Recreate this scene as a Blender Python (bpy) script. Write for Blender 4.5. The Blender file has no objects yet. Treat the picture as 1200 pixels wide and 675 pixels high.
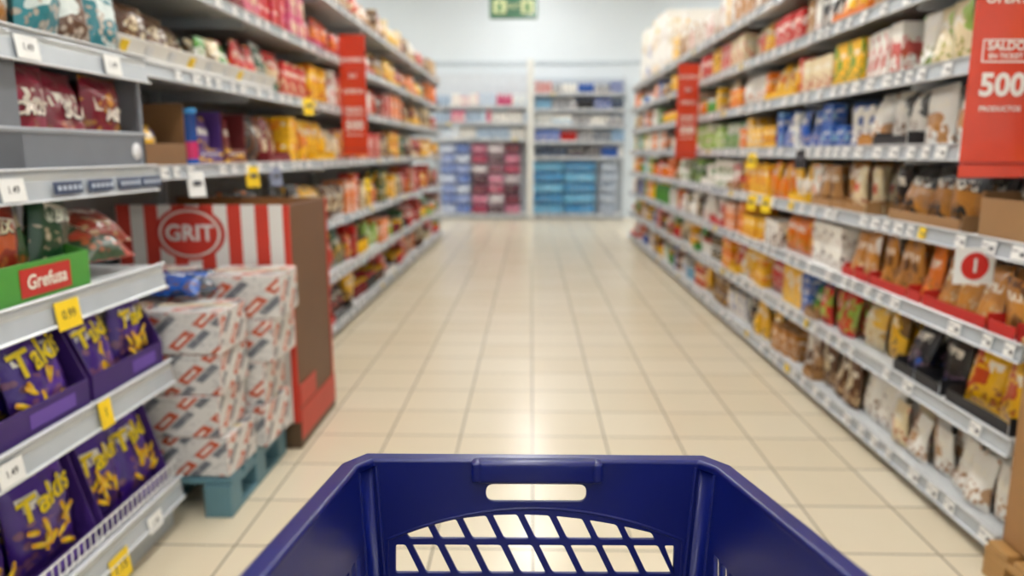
import bpy, math, random, bmesh
from mathutils import Vector, Matrix
R = random.Random(23)
sc = bpy.context.scene
COL = sc.collection

def lin(h):
    h = h.lstrip('#')
    o = []
    for i in (0, 2, 4):
        c = int(h[i:i+2], 16)/255
        o.append(c/12.92 if c <= .04045 else ((c+.055)/1.055)**2.4)
    return (o[0], o[1], o[2], 1.0)

# ------------------------------------------------------------------ materials
def newmat(name):
    m = bpy.data.materials.new(name); m.use_nodes = True
    nt = m.node_tree
    return m, nt, nt.nodes['Principled BSDF']

def nd(nt, t, **kw):
    n = nt.nodes.new(t)
    for k, v in kw.items():
        setattr(n, k, v)
    return n

def mth(nt, op, a, b=None, c=None):
    n = nt.nodes.new('ShaderNodeMath'); n.operation = op
    for i, x in enumerate((a, b, c)):
        if x is None: continue
        if isinstance(x, (int, float)): n.inputs[i].default_value = x
        else: nt.links.new(x, n.inputs[i])
    return n.outputs[0]

def mix(nt, fac, a, b):
    n = nt.nodes.new('ShaderNodeMix'); n.data_type = 'RGBA'
    if isinstance(fac, (int, float)): n.inputs[0].default_value = fac
    else: nt.links.new(fac, n.inputs[0])
    for i, x in ((6, a), (7, b)):
        if isinstance(x, tuple): n.inputs[i].default_value = x
        else: nt.links.new(x, n.inputs[i])
    return n.outputs[2]

def solid(name, hexc, rough=.5, metal=0, var=.12, scale=8, bump=0, coat=0):
    m, nt, b = newmat(name)
    c = lin(hexc)
    tc = nd(nt, 'ShaderNodeTexCoord')
    no = nd(nt, 'ShaderNodeTexNoise'); no.inputs['Scale'].default_value = scale
    no.inputs['Detail'].default_value = 4
    nt.links.new(tc.outputs['Object'], no.inputs['Vector'])
    dark = tuple(x*(1-var) for x in c[:3])+(1,)
    lite = tuple(min(1, x*(1+var)) for x in c[:3])+(1,)
    nt.links.new(mix(nt, no.outputs['Fac'], dark, lite), b.inputs['Base Color'])
    b.inputs['Roughness'].default_value = rough
    b.inputs['Metallic'].default_value = metal
    b.inputs['Coat Weight'].default_value = coat
    return m

def print_mat(name, rough, coat=0, bump=.0):
    m, nt, b = newmat(name)
    a1 = nd(nt, 'ShaderNodeAttribute', attribute_name='col').outputs['Color']
    a2 = nd(nt, 'ShaderNodeAttribute', attribute_name='col2').outputs['Color']
    uv = nd(nt, 'ShaderNodeAttribute', attribute_name='uvs').outputs['Vector']
    sp = nd(nt, 'ShaderNodeSeparateXYZ'); nt.links.new(uv, sp.inputs[0])
    u, v, s = sp.outputs
    cb = nd(nt, 'ShaderNodeCombineXYZ')
    nt.links.new(mth(nt, 'MULTIPLY_ADD', u, 3.0, mth(nt, 'MULTIPLY', s, 17.0)), cb.inputs[0])
    nt.links.new(mth(nt, 'MULTIPLY_ADD', v, 4.0, mth(nt, 'MULTIPLY', s, 5.0)), cb.inputs[1])
    nt.links.new(mth(nt, 'MULTIPLY', s, 3.0), cb.inputs[2])
    vo = nd(nt, 'ShaderNodeTexVoronoi'); vo.inputs['Scale'].default_value = 2.3
    nt.links.new(cb.outputs[0], vo.inputs['Vector'])
    no = nd(nt, 'ShaderNodeTexNoise'); no.inputs['Scale'].default_value = .55
    no.inputs['Detail'].default_value = 1
    nt.links.new(cb.outputs[0], no.inputs['Vector'])
    big = mth(nt, 'GREATER_THAN', no.outputs['Fac'], .56)
    art = mth(nt, 'LESS_THAN', vo.outputs['Distance'], .42)
    art = mth(nt, 'MULTIPLY', art, mth(nt, 'LESS_THAN', mth(nt, 'MULTIPLY_ADD', u, .18, v), .56))
    art = mth(nt, 'MULTIPLY', art, mth(nt, 'GREATER_THAN', v, .08))
    cb2 = nd(nt, 'ShaderNodeCombineXYZ')
    nt.links.new(mth(nt, 'MULTIPLY_ADD', u, 13.0, mth(nt, 'MULTIPLY', s, 31.0)), cb2.inputs[0])
    nt.links.new(mth(nt, 'MULTIPLY', v, 6.0), cb2.inputs[1])
    n2 = nd(nt, 'ShaderNodeTexNoise'); n2.inputs['Scale'].default_value = 1.0
    n2.inputs['Detail'].default_value = 0
    nt.links.new(cb2.outputs[0], n2.inputs['Vector'])
    txt = mth(nt, 'GREATER_THAN', n2.outputs['Fac'], .47)
    txt = mth(nt, 'MULTIPLY', txt, mth(nt, 'LESS_THAN', mth(nt, 'ABSOLUTE', mth(nt, 'SUBTRACT', v, .69)), .075))
    txt = mth(nt, 'MULTIPLY', txt, mth(nt, 'LESS_THAN', mth(nt, 'ABSOLUTE', mth(nt, 'SUBTRACT', u, .5)), .37))
    c = mix(nt, mth(nt, 'MULTIPLY', big, .9), a1, a2)
    warm = mix(nt, .35, a2, lin('#E0A050'))
    warm = mix(nt, mth(nt, 'MULTIPLY', vo.outputs['Distance'], 1.3), warm, lin('#5a3016'))
    c = mix(nt, mth(nt, 'MULTIPLY', art, .88), c, warm)
    c = mix(nt, mth(nt, 'MULTIPLY', txt, .9), c, mix(nt, big, lin('#F6F1E4'), a1))
    nt.links.new(c, b.inputs['Base Color'])
    b.inputs['Roughness'].default_value = rough
    b.inputs['Coat Weight'].default_value = coat
    if bump:
        bp = nd(nt, 'ShaderNodeBump'); bp.inputs['Strength'].default_value = bump
        bp.inputs['Distance'].default_value = .004
        n3 = nd(nt, 'ShaderNodeTexNoise'); n3.inputs['Scale'].default_value = 2.2
        n3.inputs['Detail'].default_value = 3
        nt.links.new(cb.outputs[0], n3.inputs['Vector'])
        nt.links.new(n3.outputs['Fac'], bp.inputs['Height'])
        nt.links.new(bp.outputs[0], b.inputs['Normal'])
    return m

def plain_attr(name, rough=.5, coat=0):
    m, nt, b = newmat(name)
    a1 = nd(nt, 'ShaderNodeAttribute', attribute_name='col').outputs['Color']
    tc = nd(nt, 'ShaderNodeTexCoord')
    no = nd(nt, 'ShaderNodeTexNoise'); no.inputs['Scale'].default_value = 12
    nt.links.new(tc.outputs['Object'], no.inputs['Vector'])
    c = mix(nt, mth(nt, 'MULTIPLY', no.outputs['Fac'], .18), a1, (.02, .02, .02, 1))
    nt.links.new(c, b.inputs['Base Color'])
    b.inputs['Roughness'].default_value = rough
    b.inputs['Coat Weight'].default_value = coat
    return m

M_FOIL = print_mat('foil_packaging_print', .30, .35, 1.0)
M_CARD = print_mat('carton_packaging_print', .5)
M_PLAIN = plain_attr('tinted_surface', .5)
M_GLOSS = plain_attr('tinted_glossy', .25, .3)
PM = [M_FOIL, M_CARD, M_PLAIN, M_GLOSS]
FOIL, CARD, PLAIN, GLOSS = 0, 1, 2, 3

# ------------------------------------------------------------------ batch mesh builder
class Batch:
    def __init__(s):
        s.v = []; s.f = []; s.c = []; s.c2 = []; s.uv = []; s.mi = []; s.sm = []
    def add(s, shp, M, col, col2=None, mi=CARD, seed=None):
        vs, fs, uvs, cis, smooth = shp
        if col2 is None: col2 = col
        if seed is None: seed = R.random()
        n = len(s.v)
        white = (.85, .85, .82, 1)
        for i, p in enumerate(vs):
            s.v.append(tuple(M @ Vector(p)))
            ci = cis[i] if cis else 0
            s.c.append(col if ci == 0 else (col2 if ci == 1 else white))
            s.c2.append(col2)
            s.uv.append((uvs[i][0], uvs[i][1], seed))
        for f in fs:
            s.f.append(tuple(n+k for k in f)); s.mi.append(mi); s.sm.append(smooth)
    def make(s, name, parent=None, mats=None):
        if not s.v: return None
        me = bpy.data.meshes.new(name)
        me.from_pydata(s.v, [], s.f)
        for nm, arr in (('col', s.c), ('col2', s.c2)):
            a = me.attributes.new(nm, 'FLOAT_COLOR', 'POINT')
            a.data.foreach_set('color', [x for c in arr for x in c])
        a = me.attributes.new('uvs', 'FLOAT_VECTOR', 'POINT')
        a.data.foreach_set('vector', [x for c in s.uv for x in c])
        me.polygons.foreach_set('material_index', s.mi)
        me.polygons.foreach_set('use_smooth', s.sm)
        for m in (mats or PM): me.materials.append(m)
        me.update()
        o = bpy.data.objects.new(name, me); COL.objects.link(o)
        if parent: o.parent = parent
        return o

def box(w, d, h, c=.002):
    c = min(c, w*.3, d*.3, h*.3)
    X, Y = w/2, d/2
    vs = []; uvs = []; idx = {}
    def corner(sx, sy, sz): return Vector((sx*X, sy*Y, h if sz > 0 else 0))
    faces = []
    for ax in range(3):
        for sg in (-1, 1):
            o = [a for a in range(3) if a != ax]
            q = []
            for a, b_ in ((-1, -1), (1, -1), (1, 1), (-1, 1)):
                s3 = [0, 0, 0]; s3[ax] = sg; s3[o[0]] = a; s3[o[1]] = b_
                p = corner(*s3)
                p[o[0]] -= a*c; p[o[1]] -= b_*c
                idx[(ax, tuple(s3))] = len(vs)
                q.append(len(vs)); vs.append(tuple(p))
                uvs.append(((a+1)/2, (b_+1)/2))
            faces.append(tuple(q))
    for ax in range(3):
        o = [a for a in range(3) if a != ax]
        for a in (-1, 1):
            for b_ in (-1, 1):
                s1 = [0, 0, 0]; s2 = [0, 0, 0]
                s1[ax] = -1; s2[ax] = 1
                s1[o[0]] = s2[o[0]] = a; s1[o[1]] = s2[o[1]] = b_
                faces.append((idx[(o[0], tuple(s1))], idx[(o[1], tuple(s1))], idx[(o[1], tuple(s2))], idx[(o[0], tuple(s2))]))
    for sx in (-1, 1):
        for sy in (-1, 1):
            for sz in (-1, 1):
                t = (sx, sy, sz)
                faces.append((idx[(0, t)], idx[(1, t)], idx[(2, t)]))
    ctr = Vector((0, 0, h/2)); out = []
    for f in faces:
        p = [Vector(vs[k]) for k in f]
        nrm = (p[1]-p[0]).cross(p[2]-p[0])
        mid = sum(p, Vector())/len(p)
        out.append(f if nrm.dot(mid-ctr) > 0 else tuple(reversed(f)))
    return (vs, out, uvs, None, False)

def bag_fn(w, h, t, seed, stand=False):
    ph = seed*37
    def f(u, v, side=-1):
        uu = min(1, abs(u)); vv = min(1, max(0, v))
        prof = (1-abs(2*vv-1)**3.2)
        if stand:
            prof = (1-vv)**.55*(min(1, vv/.06+.45))
        cr = max(0, 1-uu**2.6)**.7
        th = t/2*cr*prof
        wr = (.04*math.sin(7*u+ph)+.035*math.sin(11*v*3+5*u+ph*2))*t*cr*prof
        wr += .022*w*math.sin(14*u+ph)*(abs(2*vv-1)**2)*cr*.35
        x = u*w/2*(1-.07*math.sin(math.pi*vv)*uu)
        y = side*(th+wr)+.012*math.sin(3*v+ph)
        return (x, y, v*h)
    return f

def bag(w, h, t, seed, nu=6, nv=7, stand=False):
    f = bag_fn(w, h, t, seed, stand)
    vs = []; uvs = []; fs = []
    for side in (-1, 1):
        base = len(vs)
        for j in range(nv+1):
            v = j/nv
            for i in range(nu+1):
                u = -1+2*i/nu
                vs.append(f(u, v, side)); uvs.append(((u+1)/2, v))
        for j in range(nv):
            for i in range(nu):
                a = base+j*(nu+1)+i
                q = (a, a+1, a+nu+2, a+nu+1)
                fs.append(q if side < 0 else tuple(reversed(q)))
    return (vs, fs, uvs, None, True)

def lathe(prof, n=12):
    vs = []; uvs = []; cis = []; fs = []
    zmax = max(p[1] for p in prof) or 1
    for (r, z, ci) in prof:
        for i in range(n+1):
            a = 2*math.pi*i/n-math.pi/2
            vs.append((r*math.cos(a), r*math.sin(a), z)); uvs.append(((i/n*2) % 1.0001, z/zmax)); cis.append(ci)
    for j in range(len(prof)-1):
        for i in range(n):
            a = j*(n+1)+i
            fs.append((a, a+1, a+n+2, a+n+1))
    return (vs, fs, uvs, cis, True)

def can(r, h):
    return lathe([(0, 0, 2), (r*.94, 0, 2), (r, .006, 2), (r, .012, 0), (r, h-.012, 0), (r, h-.006, 2), (r*.94, h, 2), (r*.9, h-.003, 2), (0, h-.003, 2)])
def jar(r, h):
    return lathe([(0, 0, 0), (r*.9, 0, 0), (r, .01, 0), (r, h*.7, 0), (r*.78, h*.82, 0), (r*.78, h*.83, 1), (r*.85, h*.84, 1), (r*.85, h*.99, 1), (r*.8, h, 1), (0, h, 1)])
def bottle(r, h):
    return lathe([(0, 0, 0), (r*.9, 0, 0), (r, .01, 0), (r, h*.6, 0), (r*.8, h*.72, 0), (r*.35, h*.86, 0), (r*.33, h*.9, 0), (r*.42, h*.905, 1), (r*.42, h*.99, 1), (0, h, 1)])
def tube(r, h):
    return lathe([(0, 0, 2), (r, 0, 2), (r, .01, 0), (r, h-.02, 0), (r*1.05, h-.02, 1), (r*1.05, h-.002, 1), (r, h, 1), (0, h, 1)], 20)

class Frame:
    def __init__(s, th, ox, oy, sg):
        s.th = th; s.o = Vector((ox, oy, 0)); s.sg = sg
        s.M = Matrix.Translation(s.o) @ Matrix.Rotation(th, 4, 'Z')
    def at(s, a, ly, z, yaw=0, tilt=0, roll=0):
        return s.M @ Matrix.Translation((s.sg*a, ly, z)) @ Matrix.Rotation(yaw, 4, 'Z') @ Matrix.Rotation(tilt, 4, 'X') @ Matrix.Rotation(roll, 4, 'Y')

RIGHT = Frame(-math.pi/2, 1.48, 0, -1)
LEFT = Frame(math.pi/2, -1.38, 0, 1)
NEARL = Frame(math.pi/2, -1.22, 0, 1)
BACK = Frame(0, 0, 14.55, 1)

# ------------------------------------------------------------------ text
def text_shape(s, size, shear=0, bold=.0):
    cu = bpy.data.curves.new('t', 'FONT'); cu.body = s; cu.size = size
    cu.align_x = 'CENTER'; cu.align_y = 'CENTER'; cu.shear = shear; cu.offset = bold
    cu.resolution_u = 3
    o = bpy.data.objects.new('t', cu); COL.objects.link(o)
    dg = bpy.context.evaluated_depsgraph_get()
    me = bpy.data.meshes.new_from_object(o.evaluated_get(dg))
    vs = [tuple(v.co) for v in me.vertices]; fs = [tuple(p.vertices) for p in me.polygons]
    bpy.data.objects.remove(o); bpy.data.curves.remove(cu); bpy.data.meshes.remove(me)
    return vs, fs

def text_flat(batch, s, size, M, col, shear=0, bold=0, mi=PLAIN):
    vs, fs = text_shape(s, size, shear, bold)
    v3 = [(x, 0, y) for x, y, z in vs]
    batch.add((v3, fs, [(0, 0)]*len(v3), None, False), M, col, mi=mi)

# ------------------------------------------------------------------ shelving
C = {k: lin(v) for k, v in dict(
    rail='#BCC3CA', rail2='#E3E6EA', deck='#CFD3D5', back='#8E9296', white='#F2F2F0', label='#F8F8F6', navy='#22304F',
    yellow='#FFD81E', red='#D5281F', sred='#DC4428', kick='#B4B9BC', grey='#7C8088', dark='#26242A').items()}

def shelving(name, fr, a0, a1, depth, levels, top, rail_h=.055, bayw=1.25, backcol=None, starts=None, labels=True, deckc='deck'):
    b = Batch()
    starts = starts or [a0]*len(levels)
    L = a1-a0
    b.add(box(L, .03, top, .003), fr.at((a0+a1)/2, depth+.02, 0), backcol or C['back'], mi=PLAIN)
    n = max(1, round(L/bayw))
    for i in range(n+1):
        a = a0+L*i/n
        b.add(box(.035, .05, top+.03, .003), fr.at(a, depth-.01, 0), C['rail'], mi=PLAIN)
    for z, s0 in zip(levels, starts):
        Ls = a1-s0; mid = (a1+s0)/2
        b.add(box(Ls, depth-.02, .022, .002), fr.at(mid, depth/2+.012, z-.022), C[deckc], mi=PLAIN)
        b.add(box(Ls, .02, rail_h*.75, .003), fr.at(mid, .012, z-rail_h*.8), C['deck'], mi=PLAIN)
        b.add(box(Ls, .008, rail_h, .002), fr.at(mid, .0, z-rail_h+.008, tilt=-.12), C['rail'], mi=GLOSS)
        b.add(box(Ls, .014, .006, .002), fr.at(mid, -.001, z+.004), C['rail2'], mi=GLOSS)
        b.add(box(Ls, .014, .006, .002), fr.at(mid, -.006, z-rail_h+.006), C['rail2'], mi=GLOSS)
        nb = max(1, round(Ls/bayw))
        for i in range(nb+1):
            a = s0+Ls*i/nb
            a = min(max(a, s0+.004), a1-.004)
            b.add(box(.006, depth-.03, .06, .001), fr.at(a, depth/2+.01, z-.07), C['rail'], mi=PLAIN)
    z0 = levels[0]
    b.add(box(a1-starts[0], .02, max(.03, z0-rail_h), .002), fr.at((a1+starts[0])/2, .05, 0), C['kick'], mi=PLAIN)
    o = b.make(name)
    if labels:
        lb = Batch()
        for z, s0 in zip(levels, starts):
            a = s0+.05
            while a < a1-.06:
                w = R.choice((.05, .06, .075))
                r = R.random()
                if r < .85:
                    c = C['label'] if R.random() < .93 else C['yellow']
                    lb.add(box(w, .002, rail_h*.72, .0005), fr.at(a, -.0095, z-rail_h+.016, tilt=-.12), c, mi=PLAIN)
                    M = fr.at(a, -.0112, z-rail_h+.016, tilt=-.12)
                    lb.add(box(w*.3, .001, rail_h*.22, .0002), M @ Matrix.Translation((w*.22, 0, rail_h*.2)), lin('#5a5a62'), mi=PLAIN)
                    lb.add(box(w*.4, .001, rail_h*.07, .0002), M @ Matrix.Translation((-w*.25, 0, rail_h*.42)), lin('#70707a'), mi=PLAIN)
                a += w+R.uniform(.03, .14)
        lb.make('price_labels', parent=o)
    return o

RZ = [.10, .42, .72, 1.02, 1.32, 1.61, 1.91, 2.22]
shelving('supermarket_shelving', RIGHT, 1.88, 11.3, .48, RZ, 2.3, .058,
         starts=[2.2, 2.2, 2.2, 1.9, 1.9, 1.9, 1.9, 1.9])
LZ = [.10, .45, .83, 1.24, 1.61, 1.96, 2.33]
shelving('supermarket_shelving', LEFT, 2.44, 11.6, .5, LZ, 2.42, .052,
         starts=[3.72, 3.72, 3.72, 2.45, 2.45, 2.45, 2.45])
NZ = [.18, .60, .93, 1.25, 1.585]
shelving('supermarket_shelving', NEARL, .7, 2.41, .5, NZ, 2.2, .08, bayw=.85, labels=False)

# ------------------------------------------------------------------ stocking
K = {}
def B(side, kind):
    return K.setdefault((side, kind), Batch())
NAMES = dict(bag='snack_bags', pouch='food_pouches', box='grocery_cartons', can='tin_cans', jar='food_jars', bottle='sauce_bottles', tray='display_trays')

def item(side, fr, kind, a, ly, z, w, h, d, c1, c2, near, seed):
    yaw = R.uniform(-.06, .06)
    if kind == 'bag':
        n = (12, 14) if near else (6, 7)
        B(side, 'bag').add(bag(w, h, d, R.random(), *n), fr.at(a, ly+.012, z, yaw*3, R.uniform(-.22, -.02), R.uniform(-.07, .07)), c1, c2, FOIL, seed)
    elif kind == 'pouch':
        n = (10, 10) if near else (6, 6)
        B(side, 'pouch').add(bag(w, h, d, R.random(), *n, stand=True), fr.at(a, ly, z, yaw*2, 0, 0), c1, c2, FOIL, seed)
    elif kind == 'box':
        B(side, 'box').add(box(w*.97, d, h), fr.at(a, ly, z, yaw*.7), c1, c2, CARD, seed)
    elif kind == 'can':
        B(side, 'can').add(can(w*.47, h), fr.at(a, ly, z, R.uniform(-.4, .4)), c1, c2, CARD, seed)
    elif kind == 'jar':
        B(side, 'jar').add(jar(w*.47, h), fr.at(a, ly, z, R.uniform(-.3, .3)), c1, c2, GLOSS, seed)
    elif kind == 'bottle':
        B(side, 'bottle').add(bottle(w*.47, h), fr.at(a, ly, z, R.uniform(-.3, .3)), c1, c2, GLOSS, seed)

def stock(side, fr, z, gap, segs, zoff=.001):
    for seg in segs:
        a, e, kinds, pal = seg[:4]
        tray = seg[4] if len(seg) > 4 else None
        while a < e-.04:
            kind = R.choice(kinds)
            c1, c2 = R.choice(pal); c1 = lin(c1); c2 = lin(c2)
            near = a < 3.6
            nf = R.randint(1, 3)
            rows = 1
            if kind == 'bag': w = R.uniform(.14, .19); h = min(gap*.92, R.uniform(.20, .27)); d = .075
            elif kind == 'pouch': w = R.uniform(.10, .15); h = min(gap*.88, R.uniform(.17, .23)); d = .075
            elif kind == 'box':
                w = R.uniform(.07, .17); h = gap*R.uniform(.55, .88); d = R.uniform(.06, .12)
                if R.random() < .35: rows = 2; h = gap*.43
            elif kind == 'can': w = .078; h = .105; d = .078; rows = 2 if gap > .23 else 1; nf = 4
            elif kind == 'jar': w = .085; h = .13; d = .085; nf = 4
            else: w = .075; h = min(gap*.92, .25); d = .075; nf = 4
            seed = R.random()
            run0 = a
            for k in range(nf):
                if a+w > e+.03: break
                depthc = .025+d/2+R.uniform(0, .03)
                if not near and R.random() < .04: a += w; continue
                deep = 0
                while deep < (3 if kind in ('can', 'jar', 'bottle') else 2):
                    for r in range(rows):
                        if r and R.random() < .15: continue
                        item(side, fr, kind, a+w/2, depthc, z+zoff+r*(h+.001)+(.004 if tray else 0), w, h, d, c1, c2, near, seed)
                    depthc += d+.012; deep += 1
                a += w+.003
            if a == run0: break
            if tray or (kind in ('bag', 'pouch') and R.random() < .35):
                tc = lin(tray) if tray else R.choice((c1, lin('#A98055'), c2))
                Lr = a-run0-.008; am = (a+run0)/2
                tb = B(side, 'tray')
                tb.add(box(Lr, .004, .045, .001), fr.at(am, .014, z+zoff), tc, c2, PLAIN, seed)
                for q in (run0+.004, a-.008):
                    tb.add(box(.004, .24, .06, .001), fr.at(q, .14, z+zoff), tc, c2, PLAIN)
            a += R.uniform(.0, .015)

Wt, Cr, Yl, Or, Rd, Br, Tn, Gn, Bl, Dk, Pk, Pu, Go = '#F2EFE8', '#E6D4AC', '#F6BE12', '#EA7A18', '#C8221A', '#5A3418', '#B08250', '#4A9030', '#2058B0', '#201E22', '#CE4A78', '#52307F', '#C08030'
LG = '#98C048'; DG = '#1C5236'; LB = '#88BAD8'; DR = '#80141C'
warm = [(Rd, Yl), (Yl, Rd), (Or, Wt), (Yl, Br), (Rd, Wt), (Br, Yl), (Wt, Rd), (Dk, Or), (Cr, Br), (Or, Rd)]
warmd = warm+[(DR, Yl), (Dk, Rd), (Br, Cr), (DG, Yl), (Rd, Dk), (Yl, Or), (Or, Br)]
mixp = warm+[(Gn, Wt), (LG, Wt), (Bl, Wt), (Wt, Gn), (Wt, Bl), (LB, Wt), (Tn, Wt), (Wt, Rd), (Wt, Dk), (Dk, Cr), (Bl, Yl), (Gn, Yl)]
green = [(Gn, Wt), (LG, Wt), (Wt, Gn), (LG, Yl), (DG, LG)]
tans = [(Tn, Br), (Br, Cr), (Cr, Br), (Go, Wt), (Wt, Tn), (Cr, Rd), (Dk, Tn)]
oy = [(Or, Yl), (Yl, Or), (Yl, Rd), (Or, Wt), (Yl, Wt), (Wt, Or), (Rd, Yl)]
g = .25
stock('r', RIGHT, RZ[0], .27, [(2.24, 2.6, ['pouch'], [(Wt, Tn)]), (2.62, 4.2, ['bag', 'pouch'], tans+[(Dk, Tn), (Br, Wt), (Wt, Br)]), (4.2, 6.5, ['box', 'bag', 'pouch'], mixp+tans), (6.5, 11.2, ['box', 'jar', 'bag', 'can'], mixp)])
stock('r', RIGHT, RZ[1], g, [(2.24, 2.62, ['bag'], [(Yl, Rd)], Dk), (2.64, 3.05, ['bag'], [(Dk, Bl)], Dk), (3.07, 3.5, ['bag'], [(Cr, Yl), (Yl, Br)]), (3.5, 4.0, ['pouch'], [(Rd, LG), (Yl, Gn), (Gn, Yl)]), (4.0, 6, ['box', 'bag'], oy+[(Rd, Yl), (Rd, Wt), (Bl, Wt), (Wt, Rd)]), (6, 11.2, ['box', 'can', 'jar', 'bag'], mixp)])
stock('r', RIGHT, RZ[2], g, [(2.26, 3.6, ['pouch'], [(Go, Br), (Go, Cr), (Or, Go), (Go, Wt)], Rd), (3.62, 5.6, ['box', 'bag'], oy+[(Wt, Br), (Wt, Rd), (Gn, Wt)]), (5.6, 8, ['box', 'pouch', 'jar'], mixp), (8, 11.2, ['box', 'can', 'bottle'], mixp)])
stock('r', RIGHT, RZ[3], g, [(2.62, 3.35, ['bag'], [(Dk, Wt), (Wt, Go), (Dk, Go)]), (3.37, 4.0, ['pouch', 'bag'], tans, Tn), (4.0, 5.5, ['box', 'pouch'], oy+[(Wt, Rd)]), (5.5, 8, ['box', 'pouch'], green+[(Wt, Rd), (Wt, Gn)]), (8, 11.2, ['box', 'can', 'jar'], mixp)])
stock('r', RIGHT, RZ[4], g, [(1.95, 2.5, ['bag'], [(Dk, Tn), (Br, Cr)]), (2.52, 3.5, ['bag'], [(Wt, Go), (Cr, Br), (Wt, Dk), (Dk, Go), (Wt, Br)]), (3.52, 4.7, ['box', 'box', 'pouch'], [(Bl, Wt), (Wt, Bl), (Wt, LB), (Bl, LB)]), (4.7, 5.6, ['box'], oy), (5.6, 8.2, ['box', 'pouch'], green+[(Wt, LG)]), (8.2, 11.2, ['box', 'can'], mixp)])
stock('r', RIGHT, RZ[5], g, [(1.95, 3.2, ['pouch'], [(Wt, LG), (Wt, Gn), (Cr, LG), (Wt, Yl)]), (3.2, 3.9, ['pouch', 'box'], [(LG, Wt), (Yl, Gn), (Wt, Rd)]), (3.9, 6.2, ['bag', 'box'], tans+oy+[(Wt, Bl), (Wt, Rd)]), (6.2, 9, ['box', 'jar'], oy+green), (9, 11.2, ['box', 'can'], mixp)])
stock('r', RIGHT, RZ[6], g, [(1.95, 3.2, ['box'], [(Yl, Wt), (Wt, Yl), (Wt, Cr)]), (3.2, 4.4, ['box', 'pouch'], [(Yl, Or), (Tn, Wt), (Wt, Rd), (Dk, Wt)]), (4.4, 7, ['box', 'bag'], warm+tans+[(Bl, Wt)]), (7, 11.2, ['box', 'jar'], mixp)])
stock('r', RIGHT, RZ[7], .32, [(1.95, 6, ['box'], tans), (6, 8, ['box'], [(Wt, Tn), (Yl, Wt), (Tn, Wt), (Wt, Rd)])])
for i, (a, w, h, c1, c2) in enumerate([(8.1, .3, .5, Wt, Yl), (8.45, .34, .30, Yl, Wt), (8.85, .4, .55, Wt, Cr), (9.3, .44, .70, Wt, Wt), (9.8, .5, .72, Wt, Yl), (10.3, .44, .66, Wt, Bl), (10.8, .5, .72, Wt, Cr)]):
    for r in range(2):
        B('r', 'box').add(box(w, .3, h/2, .004), RIGHT.at(a, .24, RZ[7]+.002+r*(h/2+.001)), lin(c1), lin(c2), CARD)

stock('l', LEFT, LZ[0], .29, [(3.76, 6, ['bag', 'box'], warmd), (6, 11.5, ['bag', 'box', 'jar'], warmd+[(Wt, Tn)])])
stock('l', LEFT, LZ[1], .32, [(3.76, 6, ['bag', 'bag', 'box'], warmd), (6, 11.5, ['bag', 'box', 'jar'], warmd+green)])
stock('l', LEFT, LZ[2], .34, [(3.76, 5.2, ['bag'], [(Br, Yl), (Dk, Or), (Yl, Br)]), (5.2, 8, ['bag', 'box'], oy+warmd), (8, 11.5, ['bag', 'box'], warmd)])
stock('l', LEFT, LZ[3], .3, [(3.82, 4.4, ['bag'], [(Dk, Br), (DR, Cr)]), (4.4, 6.2, ['bag', 'box'], [(Or, Rd), (Yl, Rd), (Cr, Br), (Rd, Yl), (Yl, Or)]), (6.2, 11.5, ['bag', 'box', 'pouch'], warmd+oy)])
stock('l', LEFT, LZ[4], .3, [(2.5, 4.2, ['pouch', 'bag'], [(Br, Cr), (DG, Wt), (Cr, Br), (Gn, Wt), (DG, Tn), (Rd, Yl)]), (4.2, 6.4, ['box', 'bag'], [(Yl, Rd), (Tn, Wt), (Rd, Cr), (Bl, Yl), (Wt, Rd)]), (6.4, 11.5, ['bag', 'box'], warmd)])
stock('l', LEFT, LZ[5], .31, [(2.5, 3.6, ['bag', 'box'], [(Bl, Wt), (LB, Wt), (Rd, Wt), (Wt, Bl)]), (3.6, 5.2, ['box', 'bag'], [(Rd, Pk), (Pk, Cr), (Rd, Cr), (Wt, Bl), (DR, Wt)]), (5.2, 11.5, ['bag', 'box'], warmd+[(Pk, Wt)])])
stock('l', LEFT, LZ[6], .28, [(3.0, 7, ['box', 'bag'], [(Rd, Cr), (Tn, Wt), (DR, Yl)]), (7, 11.5, ['box', 'bag'], [(Tn, Cr), (Cr, Yl), (Wt, Tn), (Rd, Wt), (Br, Cr)])])

card = lin('#8A6440')
def carton_open(b, M, w, d, h, col, hfront=None):
    t = .005
    b.add(box(w, d, t, .001), M, col, mi=PLAIN)
    b.add(box(w, t, hfront or h, .001), M @ Matrix.Translation((0, -d/2, 0)), col, mi=PLAIN)
    b.add(box(w, t, h, .001), M @ Matrix.Translation((0, d/2, 0)), col, mi=PLAIN)
    for s in (-1, 1):
        b.add(box(t, d, h, .001), M @ Matrix.Translation((s*w/2, 0, 0)), col, mi=PLAIN)
ob = Batch()
carton_open(ob, LEFT.at(2.84, .18, LZ[3]+.001), .42, .3, .25, card, .09)
for k in range(2):
    ob.add(bag(.15, .15, .07, R.random(), 10, 10), LEFT.at(2.72+.13*k, .10, LZ[3]+.01, .1*k, -.1), lin(Yl), lin(Bl), FOIL)
ob.make('open_cardboard_box')
tb = Batch()
tb.add(tube(.034, .235), LEFT.at(3.14, .055, LZ[3]+.001), lin('#1F5FC0'), lin('#38A0E8'), GLOSS)
tb.add(lathe([(.0345, .03, 0), (.0345, .10, 0)], 20), LEFT.at(3.14, .055, LZ[3]+.001), lin('#D42A6A'), mi=GLOSS)
tb.make('crisp_tube')
pb = Batch()
pu = lin('#50307E')
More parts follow.
